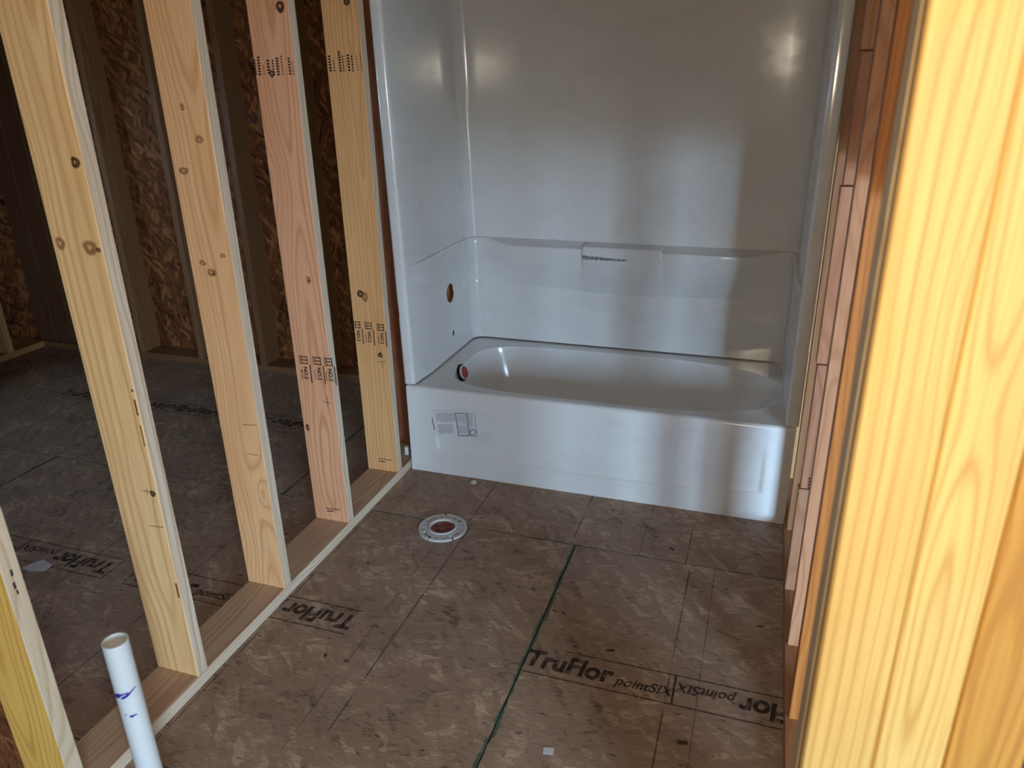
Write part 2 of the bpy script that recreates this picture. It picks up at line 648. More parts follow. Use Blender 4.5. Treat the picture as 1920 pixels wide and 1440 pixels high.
def print_box(xl, yc, clip_l=-9, clip_r=9, upright=True, turned=True):
    xm, xr = xl + 0.432, xl + 0.868
    y0, y1 = yc - 0.055, yc + 0.055
    a, b = max(xl, clip_l), min(xr, clip_r)
    floor_line((a, y0), (b, y0))
    floor_line((a + 0.10 if xl > 0 else a, y1), (b, y1))
    if xm < clip_r:
        floor_line((xm, y0), (xm, y1), 0.006)
    if xl > clip_l:
        floor_line((xl, y0), (xl, y1))
    if xr < clip_r:
        floor_line((xr, y0), (xr, y1))
    if upright:
        print_block(xl, xm, yc, False)
    if turned:
        print_block(xm, xr, yc, True)


print_box(0.808, -0.948, clip_l=0.822)
print_box(-0.595, -0.965, clip_r=0.262)
print_box(-1.555, -0.965)
print_box(-2.28, 0.262)
print_box(-1.50, 0.262, clip_r=-0.43)

# ================================================================== LEFT WALL (open 2x6 stud wall)
XR, XL = -0.010, -0.150
T = 0.0381
TOPZ = 2.362
wall_left = empty('wall_left', 'open partition of six pale upright studs on a bottom plate, left of the tub', 'stud wall', (XR, -0.3, 0), 'structure')
plate = board('bottom_plate', (XL, -1.85, 0), (XR, 0.85, T), wall_left, srgb(192, 164, 136), 1)
board('top_plate', (XL, -1.85, TOPZ), (XR, 0.85, TOPZ + T), wall_left, PALE, 1)
board('top_plate', (XL, -1.85, TOPZ + T), (XR, 0.85, TOPZ + 2 * T), wall_left, TAN, 1)
STUD_Y = [-1.739, -1.332, -0.925, -0.518, -0.111, 0.145, 0.52]
STUD_C = [srgb(216, 196, 166), srgb(250, 206, 146), srgb(244, 190, 136), srgb(234, 174, 134), srgb(234, 180, 122), srgb(150, 96, 66), TAN]
studs = []
for y, c in zip(STUD_Y, STUD_C):
    studs.append(board('stud', (XL, y, T), (XR, y + T, TOPZ), wall_left, c, 2))
for k in range(1, 5):  # tub-side edges get the paler colour that stands in for daylight
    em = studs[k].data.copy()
    em.materials.append(M_LUMDAYLIT)
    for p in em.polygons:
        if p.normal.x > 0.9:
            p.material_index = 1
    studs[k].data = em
pm = plate.data.copy()  # same painted daylight on the side of the plate
pm.materials.append(M_LUMDAYLIT)
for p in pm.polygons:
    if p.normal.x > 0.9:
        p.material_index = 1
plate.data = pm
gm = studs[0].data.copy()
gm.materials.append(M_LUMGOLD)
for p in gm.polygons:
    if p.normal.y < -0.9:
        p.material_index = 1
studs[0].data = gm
tag(studs[0], 'golden yellow stud beside the white pipe')
tag(studs[3], 'pinkish stud with two rows of black grade stamps')

# knots (photo pixels on the stud faces)
for si, px, py, rx, rz, soft in (
        (1, 165, 305, 0.018, 0.018, 0), (1, 296, 927, 0.013, 0.013, 0), (1, 260, 734, 0.005, 0.006, 0),
        (1, 208, 466, 0.030, 0.026, 1), (1, 108, 456, 0.020, 0.022, 1), (1, 213, 470, 0.010, 0.008, 0),
        (2, 345, 320, 0.024, 0.014, 1), (2, 397, 511, 0.024, 0.016, 1), (2, 401, 513, 0.007, 0.008, 0), (2, 342, 201, 0.010, 0.014, 1), (2, 374, 262, 0.020, 0.016, 1),
        (2, 380, 493, 0.016, 0.012, 1), (2, 418, 480, 0.014, 0.010, 1),
        (3, 534, 11, 0.022, 0.024, 0), (3, 578, 524, 0.012, 0.020, 1), (3, 580, 526, 0.006, 0.010, 0), (3, 510, 138, 0.014, 0.014, 0), (3, 577, 801, 0.010, 0.020, 0), (3, 566, 695, 0.005, 0.005, 0),
        (4, 650, 3, 0.018, 0.020, 0), (4, 676, 551, 0.022, 0.022, 0), (4, 684, 556, 0.020, 0.030, 1), (4, 713, 666, 0.016, 0.016, 0)):
    knot(studs[si], px, py, 1, STUD_Y[si], rx, rz, soft)
knot(studs[4], 729, 568, 0, XR, 0.014, 0.022)


def strokes(parent, lines, axis, val, width, mat, name='stamp', off=0.0007):
    """lines: lists of photo pixels drawn as flat ribbons on a stud face"""
    nrm = Vector((0, -1, 0)) if axis == 1 else Vector((1, 0, 0))
    parts = []
    for ln in lines:
        w = width
        if isinstance(ln[0], (int, float)):
            w, ln = ln[0], ln[1:]
        pts = [unproject(px, py, axis, val) + nrm * off for px, py in ln]
        if axis == 1 and parent.name.startswith('stud'):
            for q in pts:
                q.x = min(max(q.x, XL + 0.004), XR - 0.005)
        parts.append(quad_strip(pts, w, nrm))
    v, f = merge(parts)
    return world_child(name, v, f, mat, parent)


def grade_stamp(parent, cx, cy, y, h=0.046, s=1.0):
    """one turned grade mark: lettering running down the stud, a bar beside it, a small line of marks"""
    c = unproject(cx, cy, 1, y)
    me = STAMP_TXT
    a, b = text_w(me)
    o = bpy.data.objects.new('stamp', me)
    link(o, parent)
    k = h / (b - a) * s
    o.scale = (k, k, k)
    o.rotation_euler = (math.radians(90), math.radians(90), 0)
    o.location = Vector((c.x - 0.007, y - 0.0008, c.z + h * 0.12)) - origin_of(parent)
    parts = []
    n = Vector((0, -1, 0))
    g = h / 0.034
    for dx, z0, z1, w in ((0.014, h * 0.30, -h * 1.15, 0.0032), (-0.013, h * 1.0, h * 0.25, 0.0035), (-0.013, -h * 0.15, -h * 0.95, 0.003)):
        if w == 0.0032:
            segs = [(z0, z1)]
        else:
            m = 5
            segs = [(z0 + (z1 - z0) * i / m, z0 + (z1 - z0) * (i + 0.62) / m) for i in range(m)]
        for p, q in segs:
            parts.append(quad_strip([Vector((c.x + dx * g, y - 0.0007, c.z + p)), Vector((c.x + dx * g, y - 0.0007, c.z + q))], w * g, n))
    for r in ((0.9, 0.0022), (0.65, 0.0022), (0.38, 0.0022)):
        parts.append(quad_strip([Vector((c.x - 0.008 * g, y - 0.0007, c.z + h * r[0])), Vector((c.x + 0.008 * g, y - 0.0007, c.z + h * r[0]))], r[1] * 1.6, n))
    for dx in (-0.008, 0.008):
        parts.append(quad_strip([Vector((c.x + dx * g, y - 0.0007, c.z + h * 0.98)), Vector((c.x + dx * g, y - 0.0007, c.z + h * 0.30))], 0.003, n))
    v, f = merge(parts)
    world_child('stamp', v, f, M_STAMP, parent)


STAMP_TXT = text_mesh('NO.2', 0.02, 0.0007)
STAMP_TXT.materials.clear()
STAMP_TXT.materials.append(M_STAMP)
for px, py in ((577, 690), (602, 692), (624, 694)):
    grade_stamp(studs[3], px - 4 if px < 620 else px - 5, py, STUD_Y[3])
for px, py in ((672, 622), (693, 624), (716, 627)):
    grade_stamp(studs[4], px, py, STUD_Y[4], 0.044)


def smear_row(parent, spec, y):
    """rows of blurred lettering that run down the stud"""
    lines = []
    for x, y0, y1, w in spec:
        n = max(3, int((y1 - y0) / 5))
        for i in range(n):
            a = y0 + (y1 - y0) * i / n
            b = a + (y1 - y0) / n * 0.66
            lines.append([w, (x + (a - y0) * 0.11, a), (x + (b - y0) * 0.11, b)])
    strokes(parent, lines, 1, y, 0.004, M_STAMP)


smear_row(studs[3], [(476, 112, 142, .004), (484, 106, 143, .009), (494, 122, 142, .003), (502, 112, 141, .009), (511, 112, 143, .006),
                     (519, 108, 143, .010), (527, 104, 142, .004), (541, 108, 142, .007), (548, 116, 143, .003)], STUD_Y[3])
smear_row(studs[4], [(617, 104, 136, .009), (625, 112, 136, .004), (635, 96, 136, .009), (642, 104, 136, .005), (652, 102, 135, .009),
                     (659, 104, 136, .006), (668, 104, 134, .003), (675, 98, 136, .003)], STUD_Y[4])
strokes(studs[3], [[0.004, (611 + 3.5 * k, 952.5 + 0.45 * k), (613.6 + 3.5 * k, 952.9 + 0.45 * k)] for k in range(8)] + [[0.004, (613, 957.5), (616, 957.8)], [0.004, (613, 957.5), (625, 958.8)]], 1, STUD_Y[3], 0.005, M_STAMP)
strokes(studs[4], [[0.004, (710 + 3.1 * k, 859.5 + 0.45 * k), (712.3 + 3.1 * k, 859.8 + 0.45 * k)] for k in range(8)] + [[0.004, (711, 864.5), (714, 864.9)], [0.004, (711, 864.5), (722, 865.8)]], 1, STUD_Y[4], 0.005, M_STAMP)
# pencil layout crosses and drips of pitch
strokes(studs[3], [[(606, 752), (620, 756)], [(613, 744), (615, 762)]], 1, STUD_Y[3], 0.0018, M_PENCIL, 'pencil_mark')
strokes(studs[3], [[(608, 706), (610, 722)]], 1, STUD_Y[3], 0.0018, M_PENCIL, 'pencil_mark')
strokes(studs[2], [[(455, 796), (480, 797)], [(463, 850), (484, 854)]], 1, STUD_Y[2], 0.0016, M_PENCIL, 'pencil_mark')
strokes(studs[1], [[(268, 920), (282, 922)], [(275, 915), (277, 928)], [(280, 985), (312, 990)]], 1, STUD_Y[1], 0.0016, M_PENCIL, 'pencil_mark')
strokes(studs[4], [[(709, 678), (723, 679)], [(717, 680), (718, 690)]], 1, STUD_Y[4], 0.0018, M_PENCIL, 'pencil_mark')
strokes(studs[1], [[0.006, (259, 750), (264, 772), (266, 780)], [0.004, (270, 798), (276, 820), (279, 838)], [0.006, (334, 1094), (340, 1108), (343, 1122)]], 1, STUD_Y[1], 0.005, M_PITCH, 'pitch_streak')
strokes(studs[0], [[0.005, (20, 1068), (23, 1080)], [0.005, (25, 1092), (29, 1104)], [0.004, (31, 1106), (34, 1114)]], 0, XR, 0.004, M_STAMP)

# ================================================================== BACK WALL (exterior, beyond the left room and the tub)
YB = 0.85
wall_back = empty('wall_back', 'dark exterior wall of studs and strand board sheathing behind the partition', 'exterior wall', (-1.5, YB, 0), 'structure')
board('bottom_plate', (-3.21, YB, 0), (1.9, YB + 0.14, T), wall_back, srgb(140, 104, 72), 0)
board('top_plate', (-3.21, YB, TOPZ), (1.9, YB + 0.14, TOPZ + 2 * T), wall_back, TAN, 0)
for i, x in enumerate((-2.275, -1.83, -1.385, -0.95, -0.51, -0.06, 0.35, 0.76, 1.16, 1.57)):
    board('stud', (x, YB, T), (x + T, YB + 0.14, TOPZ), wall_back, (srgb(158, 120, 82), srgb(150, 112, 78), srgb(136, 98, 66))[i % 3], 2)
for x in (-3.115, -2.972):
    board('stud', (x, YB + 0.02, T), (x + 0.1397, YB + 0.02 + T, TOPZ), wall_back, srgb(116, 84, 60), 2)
for x0 in (-3.21, -2.065, -0.846, 0.373):
    x1 = {-3.21: -2.065, -2.065: -0.846, -0.846: 0.373, 0.373: 1.96}[x0]
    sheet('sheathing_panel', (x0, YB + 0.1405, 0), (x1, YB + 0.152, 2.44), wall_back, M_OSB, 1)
# small white sticker on the sheathing
sv = [unproject(px, py, 1, YB + 0.1395) for px, py in ((469, 216), (483, 217), (485, 231), (471, 230))]
world_child('sticker', sv, [(0, 1, 2, 3)], M_TAPE, wall_back)

# ================================================================== FAR-LEFT WALL
XW = -3.07
wall_far = empty('wall_far', 'dark strand board wall with widely spaced studs at the far side', 'exterior wall', (XW, -0.5, 0), 'structure')
board('bottom_plate', (XW - 0.14, -1.7, 0), (XW, YB, T), wall_far, TAN, 1)
board('top_plate', (XW - 0.14, -1.7, TOPZ), (XW, YB, TOPZ + 2 * T), wall_far, TAN, 1)
for i, y in enumerate((0.60, 0.19, -0.22, -0.62, -1.44)):
    board('stud', (XW - 0.14, y, T), (XW, y + T, TOPZ), wall_far, (CREAM, TAN, PALE)[i % 3], 2)
for y0, y1 in ((-1.72, -0.23), (-0.23, 1.0)):
    if y0 < -1:
        for ya, yb, za, zb in ((-1.72, -1.25, 0, 2.44), (-0.97, -0.23, 0, 2.44), (-1.25, -0.97, 0, 1.3), (-1.25, -0.97, 1.62, 2.44)):
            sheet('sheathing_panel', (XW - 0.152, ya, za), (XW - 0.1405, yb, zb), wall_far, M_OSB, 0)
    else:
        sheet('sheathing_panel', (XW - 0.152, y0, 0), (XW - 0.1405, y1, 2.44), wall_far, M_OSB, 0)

# ================================================================== RIGHT WALL
XRW = 1.530
wall_right = empty('wall_right', 'right side wall of closely set pink studs running past the tub end', 'stud wall', (XRW, -0.8, 0), 'structure')
board('bottom_plate', (XRW - 0.008, -1.62, 0), (XRW + 0.085, 0.85, T), wall_right, BROWN, 1)
board('top_plate', (XRW - 0.008, -1.62, TOPZ), (XRW + 0.085, 0.85, TOPZ + 2 * T), wall_right, TAN, 1)
for y, xo, c, ny in ((-0.10, 0.0, BROWN, 1), (-0.72, 0.0, srgb(200, 146, 110), 1), (-1.00, 0.001, srgb(196, 126, 62), 1), (0.30, 0.002, TAN, 1)):
    for k in range(ny):
        board('stud', (XRW + xo, y + k * T, T), (XRW + xo + 0.089, y + (k + 1) * T, TOPZ), wall_right, c, 2)
# stud made up of stacked offcuts
zz = [T, 0.405, 0.80, 1.285, 1.60, TOPZ]
for i in range(5):
    board('stud_block', (XRW - 0.008 + (i % 2) * 0.004, -0.46, zz[i] + 0.002), (XRW + 0.085, -0.46 + T, zz[i + 1] - 0.002), wall_right,
          (srgb(176, 128, 98), srgb(182, 130, 100), srgb(192, 138, 106), srgb(180, 130, 98), srgb(190, 140, 104))[i], 2)
for y0, y1 in ((-1.62, -0.40), (-0.40, 0.85)):
    sheet('sheathing_panel', (XRW + 0.0905, y0, 1.34), (XRW + 0.1015, y1, 2.44), wall_right, M_OSB, 0)  # added light blocker: keeps the upper surround dark, wall itself is open studs
mk = [[0.005, (1518 - k * 0.5 + j * 7, 895 + k * 6), (1518 - k * 0.5 + j * 7, 899 + k * 6)] for k in range(4) for j in range(2)]
strokes(wall_right, mk, 1, -0.4605, 0.004, M_STAMP)

# ================================================================== FRONT WALL (doorway wall beside the camera)
YF = -1.730
wall_front = empty('wall_front', 'bright golden doorway post of upright boards beside the camera', 'doorway post', (1.474, YF, 0), 'structure')
xs = [1.474, 1.5605, 1.6415, 1.7285, 1.8175]
fc = [srgb(228, 184, 106), srgb(232, 190, 110), srgb(204, 146, 64), GOLD]
for i in range(3):
    board('post_board', (xs[i] + 0.0008, YF + (0, 0.003, 0.006, 0.003)[i], 0), (xs[i + 1] - 0.0008, YF + T, 2.44), wall_front, fc[i], 2, bev=0.003)
for i in range(2):
    board('post_board', (xs[2 * i] - 0.001 + 0.0008, YF + T + 0.0005, 0), ((xs[2], xs[3])[i] - 0.0008, YF + T + 0.064, 2.44), wall_front, srgb(226, 202, 160), 2, bev=0.003)
board('header_board', (XL, YF, 2.06), (1.474, YF + 0.089, 2.30), wall_front, TAN, 0)
sheet('sheathing_panel', (-3.21, YF + 0.005, 0), (-1.697, YF + 0.017, 2.44), wall_front, M_OSB_PLAIN, 1)
sheet('sheathing_panel', (-1.697, YF + 0.005, 0), (XL - 0.002, YF + 0.017, 2.44), wall_front, M_OSB, 1)

# ================================================================== rest of the shell: ceiling, room behind the camera, ground
ceiling = empty('ceiling', 'strand board ceiling deck over the framing, out of the picture', 'ceiling', (0, -2, 2.44), 'structure')
for k in range(9):
    x0 = -3.3 + k * 1.22
    sheet('ceiling_panel', (x0, -5.4, 2.4395), (min(x0 + 1.22, 6.52), 1.1, 2.455), ceiling, M_OSB_PLAIN, 2)
wall_rear = empty('wall_rear', 'strand board wall with a doorway behind the camera', 'wall', (0, -5.2, 0), 'structure')
for x0, x1, z0, z1 in ((-3.21, -1.0, 0, 2.44), (-1.0, 1.3, 0, 2.44), (1.3, 3.4, 0, 2.44), (3.4, 5.05, 0, 0.2), (3.4, 5.05, 1.9, 2.44), (5.05, 6.6, 0, 2.44)):
    sheet('sheathing_panel', (x0, -5.212, z0), (x1, -5.2, z1), wall_rear, M_OSB_PLAIN, 1)
for x in (-2.4, -2.0, -1.6, -1.2, -0.8, -0.4, 0.06, 0.46, 0.87, 1.28, 1.68, 2.09, 2.5, 2.9, 3.35):
    board('stud', (x, -5.199, 0), (x + T, -5.06, 2.44), wall_rear, PALE, 2)
wall_end = empty('wall_end', 'strand board end wall beyond the right-hand framing, out of the picture', 'wall', (6.5, -2, 0), 'structure')
for y0, y1 in ((-5.21, -3.2), (-3.2, -1.1), (-1.1, 1.1)):
    sheet('sheathing_panel', (6.5, y0, 0), (6.512, y1, 2.44), wall_end, M_OSB_PLAIN, 0)
sheet('sheathing_panel', (1.95, 0.99, 0), (6.5, 1.002, 2.44), wall_end, M_OSB_PLAIN, 1)
sheet('sheathing_panel', (-3.222, -5.2, 0), (-3.21, -1.71, 2.44), wall_end, M_OSB_PLAIN, 0)
ground = mesh_obj('ground', [(-40, -40, -0.35), (40, -40, -0.35), (40, 40, -0.35), (-40, 40, -0.35)], [(0, 1, 2, 3)], M_GROUND)
tag(ground, 'bare earth outside the building', 'ground', 'structure')

# ================================================================== BATHTUB
H = 0.391
W = 1.524
tub = empty('bathtub', 'glossy white alcove bathtub with oval basin, flat apron and paper label', 'bathtub', (W / 2, 0, 0))


def sstep(a, b, x):
    t = max(0.0, min(1.0, (x - a) / (b - a)))
    return t * t * (3 - 2 * t)


def apron_recess(x, z):
    xl = 0.129 - (z - 0.104) * 0.15
    xr = 1.438
    zb = 0.083 + 0.03 * ((x - 0.80) / 0.64) ** 2
    a = sstep(0.0, 0.009, x - xl) * sstep(0.0, 0.020, xr - x) * sstep(0.0, 0.009, z - zb)
    return 0.008 * a * (1 - sstep(0.22, 0.34, z))


vs, fs = [], []
nx = 380
rows = [0.0] + [0.012 + i * (0.376 - 0.012) / 120 for i in range(121)]
R0 = 0.015
arc = [(R0 - R0 * math.cos(a), H - R0 + R0 * math.sin(a)) for a in (0.26, 0.52, 0.79, 1.05, 1.31, math.pi / 2)]
for j in range(len(rows) + len(arc)):
    for i in range(nx + 1):
        x = W * i / nx
        if j < len(rows):
            vs.append(Vector((x, apron_recess(x, rows[j]), rows[j])))
        else:
            y, z = arc[j - len(rows)]
            vs.append(Vector((x, y, z)))
for j in range(len(rows) + len(arc) - 1):
    for i in range(nx):
        a = j * (nx + 1) + i
        fs.append((a, a + 1, a + nx + 2, a + nx + 1))
# rim ring and basin
CX, CY = 0.795, 0.330
NA = 160


def rim_pt(a):
    c, s = math.cos(a), math.sin(a)
    ax = 0.68 if c > 0 else 0.662
    by = 0.283 if s > 0 else 0.287
    n = 2.8 if c > 0 else 4.2
    r = (abs(c / ax) ** n + abs(s / by) ** n) ** (-1.0 / n)
    return CX + r * c, CY + r * s


def floor_pt(a):
    c, s = math.cos(a), math.sin(a)
    ax = 0.36 if c > 0 else 0.47
    by = 0.19
    n = 3.0
    r = (abs(c / ax) ** n + abs(s / by) ** n) ** (-1.0 / n)
    return 0.76 + r * c, 0.33 + r * s


def rect_pt(a):
    c, s = math.cos(a), math.sin(a)
    tx = ((W - CX) if c > 0 else CX) / max(abs(c), 1e-9)
    ty = ((0.78 - CY) if s > 0 else (CY - R0)) / max(abs(s), 1e-9)
    r = min(tx, ty)
    return CX + r * c, CY + r * s


corner = [math.atan2(y - CY, x - CX) % (2 * math.pi) for x, y in ((W, 0.78), (0, 0.78), (0, R0), (W, R0))]
angs = [2 * math.pi * i / NA for i in range(NA)]
for ca in corner:
    k = min(range(NA), key=lambda i: abs(angs[i] - ca))
    angs[k] = ca
prof = [(0.0, .391), (0.005, .3900), (0.010, .3870), (0.016, .381), (0.040, .366), (0.12, .332), (0.22, .28), (0.34, .22),
        (0.46, .168), (0.58, .126), (0.70, .098), (0.84, .082), (1.0, .076)]
base = len(vs)
for a in angs:
    x, y = rect_pt(a)
    vs.append(Vector((x, y, H)))
for w, z in prof:
    for a in angs:
        x0, y0 = rim_pt(a)
        x1, y1 = floor_pt(a)
        vs.append(Vector((x0 + (x1 - x0) * w, y0 + (y1 - y0) * w, z)))
for r in range(len(prof)):
    for i in range(NA):
        a = base + r * NA + i
        b = base + r * NA + (i + 1) % NA
        fs.append((a, b, b + NA, a + NA))
last = base + len(prof) * NA
vs.append(Vector((0.74, 0.33, 0.073)))
for i in range(NA):
    fs.append((last + i, last + (i + 1) % NA, len(vs) - 1))
# end walls and back of the tub
k = len(vs)
vs += [Vector((0, 0, 0)), Vector((0, 0.78, 0)), Vector((0, 0.78, H)), Vector((0, R0, H)), Vector((0, 0, H - R0)),
       Vector((W, 0, 0)), Vector((W, 0.78, 0)), Vector((W, 0.78, H)), Vector((W, R0, H)), Vector((W, 0, H - R0))]
fs += [(k, k + 4, k + 3, k + 2, k + 1), (k + 5, k + 6, k + 7, k + 8, k + 9), (k + 1, k + 2, k + 7, k + 6)]
body = world_child('tub_body', vs, fs, M_TUB, tub, 35)

# overflow fitting on the drain end
OV = Vector((0.149, 0.243, 0.372))


def lathe_x(name, prof, center, mat, parent, n=40, tilt=0.0, wob=0.0):
    """profile of (axial, radius) turned about the x axis"""
    vs, fs = [], []
    for j, (ax, r) in enumerate(prof):
        for i in range(n):
            a = 2 * math.pi * i / n
            rr = r * (1 + wob * math.sin(9 * a) + wob * math.sin(5 * a + 1))
            vs.append(Vector((ax, rr * math.cos(a), rr * math.sin(a))))
    for j in range(len(prof) - 1):
        for i in range(n):
            a, b = j * n + i, j * n + (i + 1) % n
            fs.append((a, a + n, b + n, b))
    fs.append(tuple(range((len(prof) - 1) * n, len(prof) * n)))
    rot = Matrix.Rotation(tilt, 3, 'Y')
    return world_child(name, [rot @ v + center for v in vs], fs, mat, parent, 40)


ov = lathe_x('overflow_gasket', [(-0.004, 0.030), (-0.003, 0.037), (0.006, 0.038), (0.008, 0.036), (0.008, 0.030)], OV, M_BLACK, tub, tilt=-0.30, wob=0.02)
lathe_x('overflow_ring', [(0.0, 0.032), (0.014, 0.032), (0.016, 0.030), (0.016, 0.026)], OV, M_PVC, tub, tilt=-0.30)
lathe_x('overflow_cap', [(0.008, 0.0262), (0.018, 0.0262), (0.0195, 0.0245), (0.0198, 0.002)], OV, M_RED, tub, tilt=-0.30)


def apron_poly(name, pxs, mat, parent, off, ):
    pts = []
    for px, py in pxs:
        q = unproject(px, py, 1, 0.0)
        pts.append(Vector((q.x, -off, q.z)))
    return world_child(name, pts, [tuple(range(len(pts)))], mat, parent)


lab = apron_poly('paper_label', [(806, 769.5), (893, 773), (897.5, 821), (817, 818.5)], M_LABEL, tub, 0.0006)


def ap(px, py, off=0.0012):
    q = unproject(px, py, 1, 0.0)
    return Vector((q.x, -off, q.z))


parts = []
NY = Vector((0, -1, 0))


def frame(c4, w):
    pts = [ap(*c) for c in c4]
    pts.append(pts[0])
    for a, b in zip(pts[:-1], pts[1:]):
        d = (b - a).normalized() * w * 0.5
        parts.append(quad_strip([a - d, b + d], w, NY))


frame([(854, 774.5), (873.8, 775.6), (879.6, 817), (860.3, 816.3)], 0.0030)
frame([(876.3, 774.8), (889.8, 776), (894.8, 818.6), (882, 817.6)], 0.0018)
parts.append(quad_strip([ap(886.8 + 5.2 * math.cos(i * math.pi / 12), 810.6 + 5.2 * math.sin(i * math.pi / 12)) for i in range(25)], 0.0028, NY))
for i in range(6):
    parts.append(quad_strip([ap(810.5 + i * 0.75, 783 + i * 4), ap(810.9 + i * 0.75, 786 + i * 4)], 0.0045, NY))
v, f = merge(parts)
fo = tag(world_child('label_print', v, f, M_NAVY, tub), kind='stuff')
parts = []


def fill(c4):
    parts.append(([ap(*c) for c in c4], [(0, 1, 2, 3)]))


def text_lines(c4, n, cover=0.72):
    tl, tr, br, bl = c4
    lerp = lambda a, b, t: (a[0] + (b[0] - a[0]) * t, a[1] + (b[1] - a[1]) * t)
    for i in range(n):
        a, b = i / n, (i + cover) / n
        e0, e1 = random.uniform(0, .04), random.uniform(0.8, 1.0)
        t0, t1 = lerp(tl, tr, a), lerp(tl, tr, b)
        b0, b1 = lerp(bl, br, a), lerp(bl, br, b)
        fill([lerp(t0, b0, e0), lerp(t1, b1, e0), lerp(t1, b1, e1), lerp(t0, b0, e1)])


text_lines([(817, 773.5), (853, 773.5), (855.5, 792.5), (819, 793)], 12)
text_lines([(820.5, 795), (849, 794.5), (851.5, 814), (823, 815)], 10)
text_lines([(857, 778), (871.5, 778.5), (874, 794), (859, 794)], 6)
text_lines([(859.7, 797), (874.3, 797), (877, 814), (862, 813.5)], 6)
text_lines([(877.5, 777), (886, 777.5), (889.2, 801.5), (881, 801.5)], 4)
v, f = merge(parts)
tag(world_child('label_print', v, f, M_GREYINK, tub), kind='stuff')

# ================================================================== SHOWER SURROUND
surround = empty('shower_surround', 'glossy white three-sided wall surround standing on the bathtub rim', 'shower surround', (W / 2, 0.70, 0.394))
path = []          # (x, y, normal x, normal y, ledge, block)


def arc_pts(cx, cy, r, a0, a1, n):
    return [(cx + r * math.cos(a0 + (a1 - a0) * i / n), cy + r * math.sin(a0 + (a1 - a0) * i / n)) for i in range(n + 1)]


XI, XO, YBK = 0.036, -0.004, 0.690
pts2 = [(XO, 0.045), (XO, 0.030)]
pts2 += arc_pts(XO + 0.008, 0.013, 0.008, math.pi, 1.5 * math.pi, 4)
pts2 += arc_pts(XI - 0.010, 0.015, 0.010, 1.5 * math.pi, 2 * math.pi, 5)
pts2 += [(XI, 0.05 + 0.1 * i) for i in range(6)]
pts2 += arc_pts(XI + 0.065, YBK - 0.065, 0.065, math.pi, math.pi / 2, 8)
bx = [0.13, 0.18, 0.24, 0.30, 0.38, 0.48, 0.57, 0.592, 0.604, 0.64, 0.76, 0.88, 0.930, 0.942, 0.965, 1.05, 1.15, 1.24, 1.31, 1.37]
pts2 += [(x, YBK) for x in bx]
XI2, XO2 = 1.489, 1.527
pts2 += arc_pts(XI2 - 0.065, YBK - 0.065, 0.065, math.pi / 2, 0, 8)
pts2 += [(XI2, 0.55 - 0.1 * i) for i in range(6)]
pts2 += arc_pts(XI2 + 0.010, 0.015, 0.010, math.pi, 1.5 * math.pi, 5)
pts2 += arc_pts(XO2 - 0.008, 0.013, 0.008, 1.5 * math.pi, 2 * math.pi, 4)
pts2 += [(XO2, 0.030), (XO2, 0.045)]
n = len(pts2)
vs, fs = [], []
nz = None
for i, (x, y) in enumerate(pts2):
    a = Vector(pts2[max(i - 1, 0)])
    b = Vector(pts2[min(i + 1, n - 1)])
    d = (b - a).normalized()
    nx_, ny_ = d.y, -d.x           # inward normal (walking left -> back -> right)
    if y > YBK - 0.001 and 0.1 < x < 1.42:      # back
        led = 0.004 + 0.062 * sstep(0.10, 0.30, x) * (1 - sstep(1.24, 1.46, x))
    elif y > 0.10:
        led = 0.005
    else:
        led = 0.0
    blk = 1.0 if (y > YBK - 0.001 and 0.60 < x < 0.935) else 0.0
    zl = 0.652 + 0.022 * ((x - 0.80) / 0.68) ** 2
    amp = min(1.0, led / 0.05)
    lt = 0.880
    lb = 0.873 if blk else lt - 0.020 * amp
    st = 0.003 * amp
    low = 0.010 if led else 0.0
    up = low + led + 0.012 * blk
    ups = 0.0
    mid = low + 0.15 * led
    cols = [(0.398, low), (0.45, low), (0.55, low), (zl - 0.006, low), (zl + 0.0, low - 0.001), (zl + 0.006, low - 0.002 + 0.012 * blk * 0.3), (0.75, low + 0.5 * led + 0.012 * blk),
            (lb - 0.02, up), (lb - 0.003, up), (lb + 0.001, up - 0.002), (lt - 0.0005, ups + (0.004 if led else 0)), (lt + 0.003, ups)] + [(z_, ups) for z_ in (0.92, 1.1, 1.35, 1.6, 1.85, 2.1)]
    nz = len(cols)
    for z, o in cols:
        taper = -0.024 * (z - 0.39) / 1.43 if x < 0.3 else 0.0
        taper *= (1 - sstep(0.03, 0.25, x))
        lean = (-0.0258 * (z - 0.39) - 0.030 * (x - 0.76) * sstep(0.6, 1.0, z)) * sstep(0.40, 0.66, y)
        vs.append(Vector((x + nx_ * o + taper, y + ny_ * o + lean, z)))
for i in range(n - 1):
    for j in range(nz - 1):
        a = i * nz + j
        fs.append((a, a + 1, a + nz + 1, a + nz))
panel = world_child('surround_panel', vs, fs, M_TUB, surround, 32)
so = panel.modifiers.new('thick', 'SOLIDIFY')
so.thickness = 0.004
so.offset = -1.0
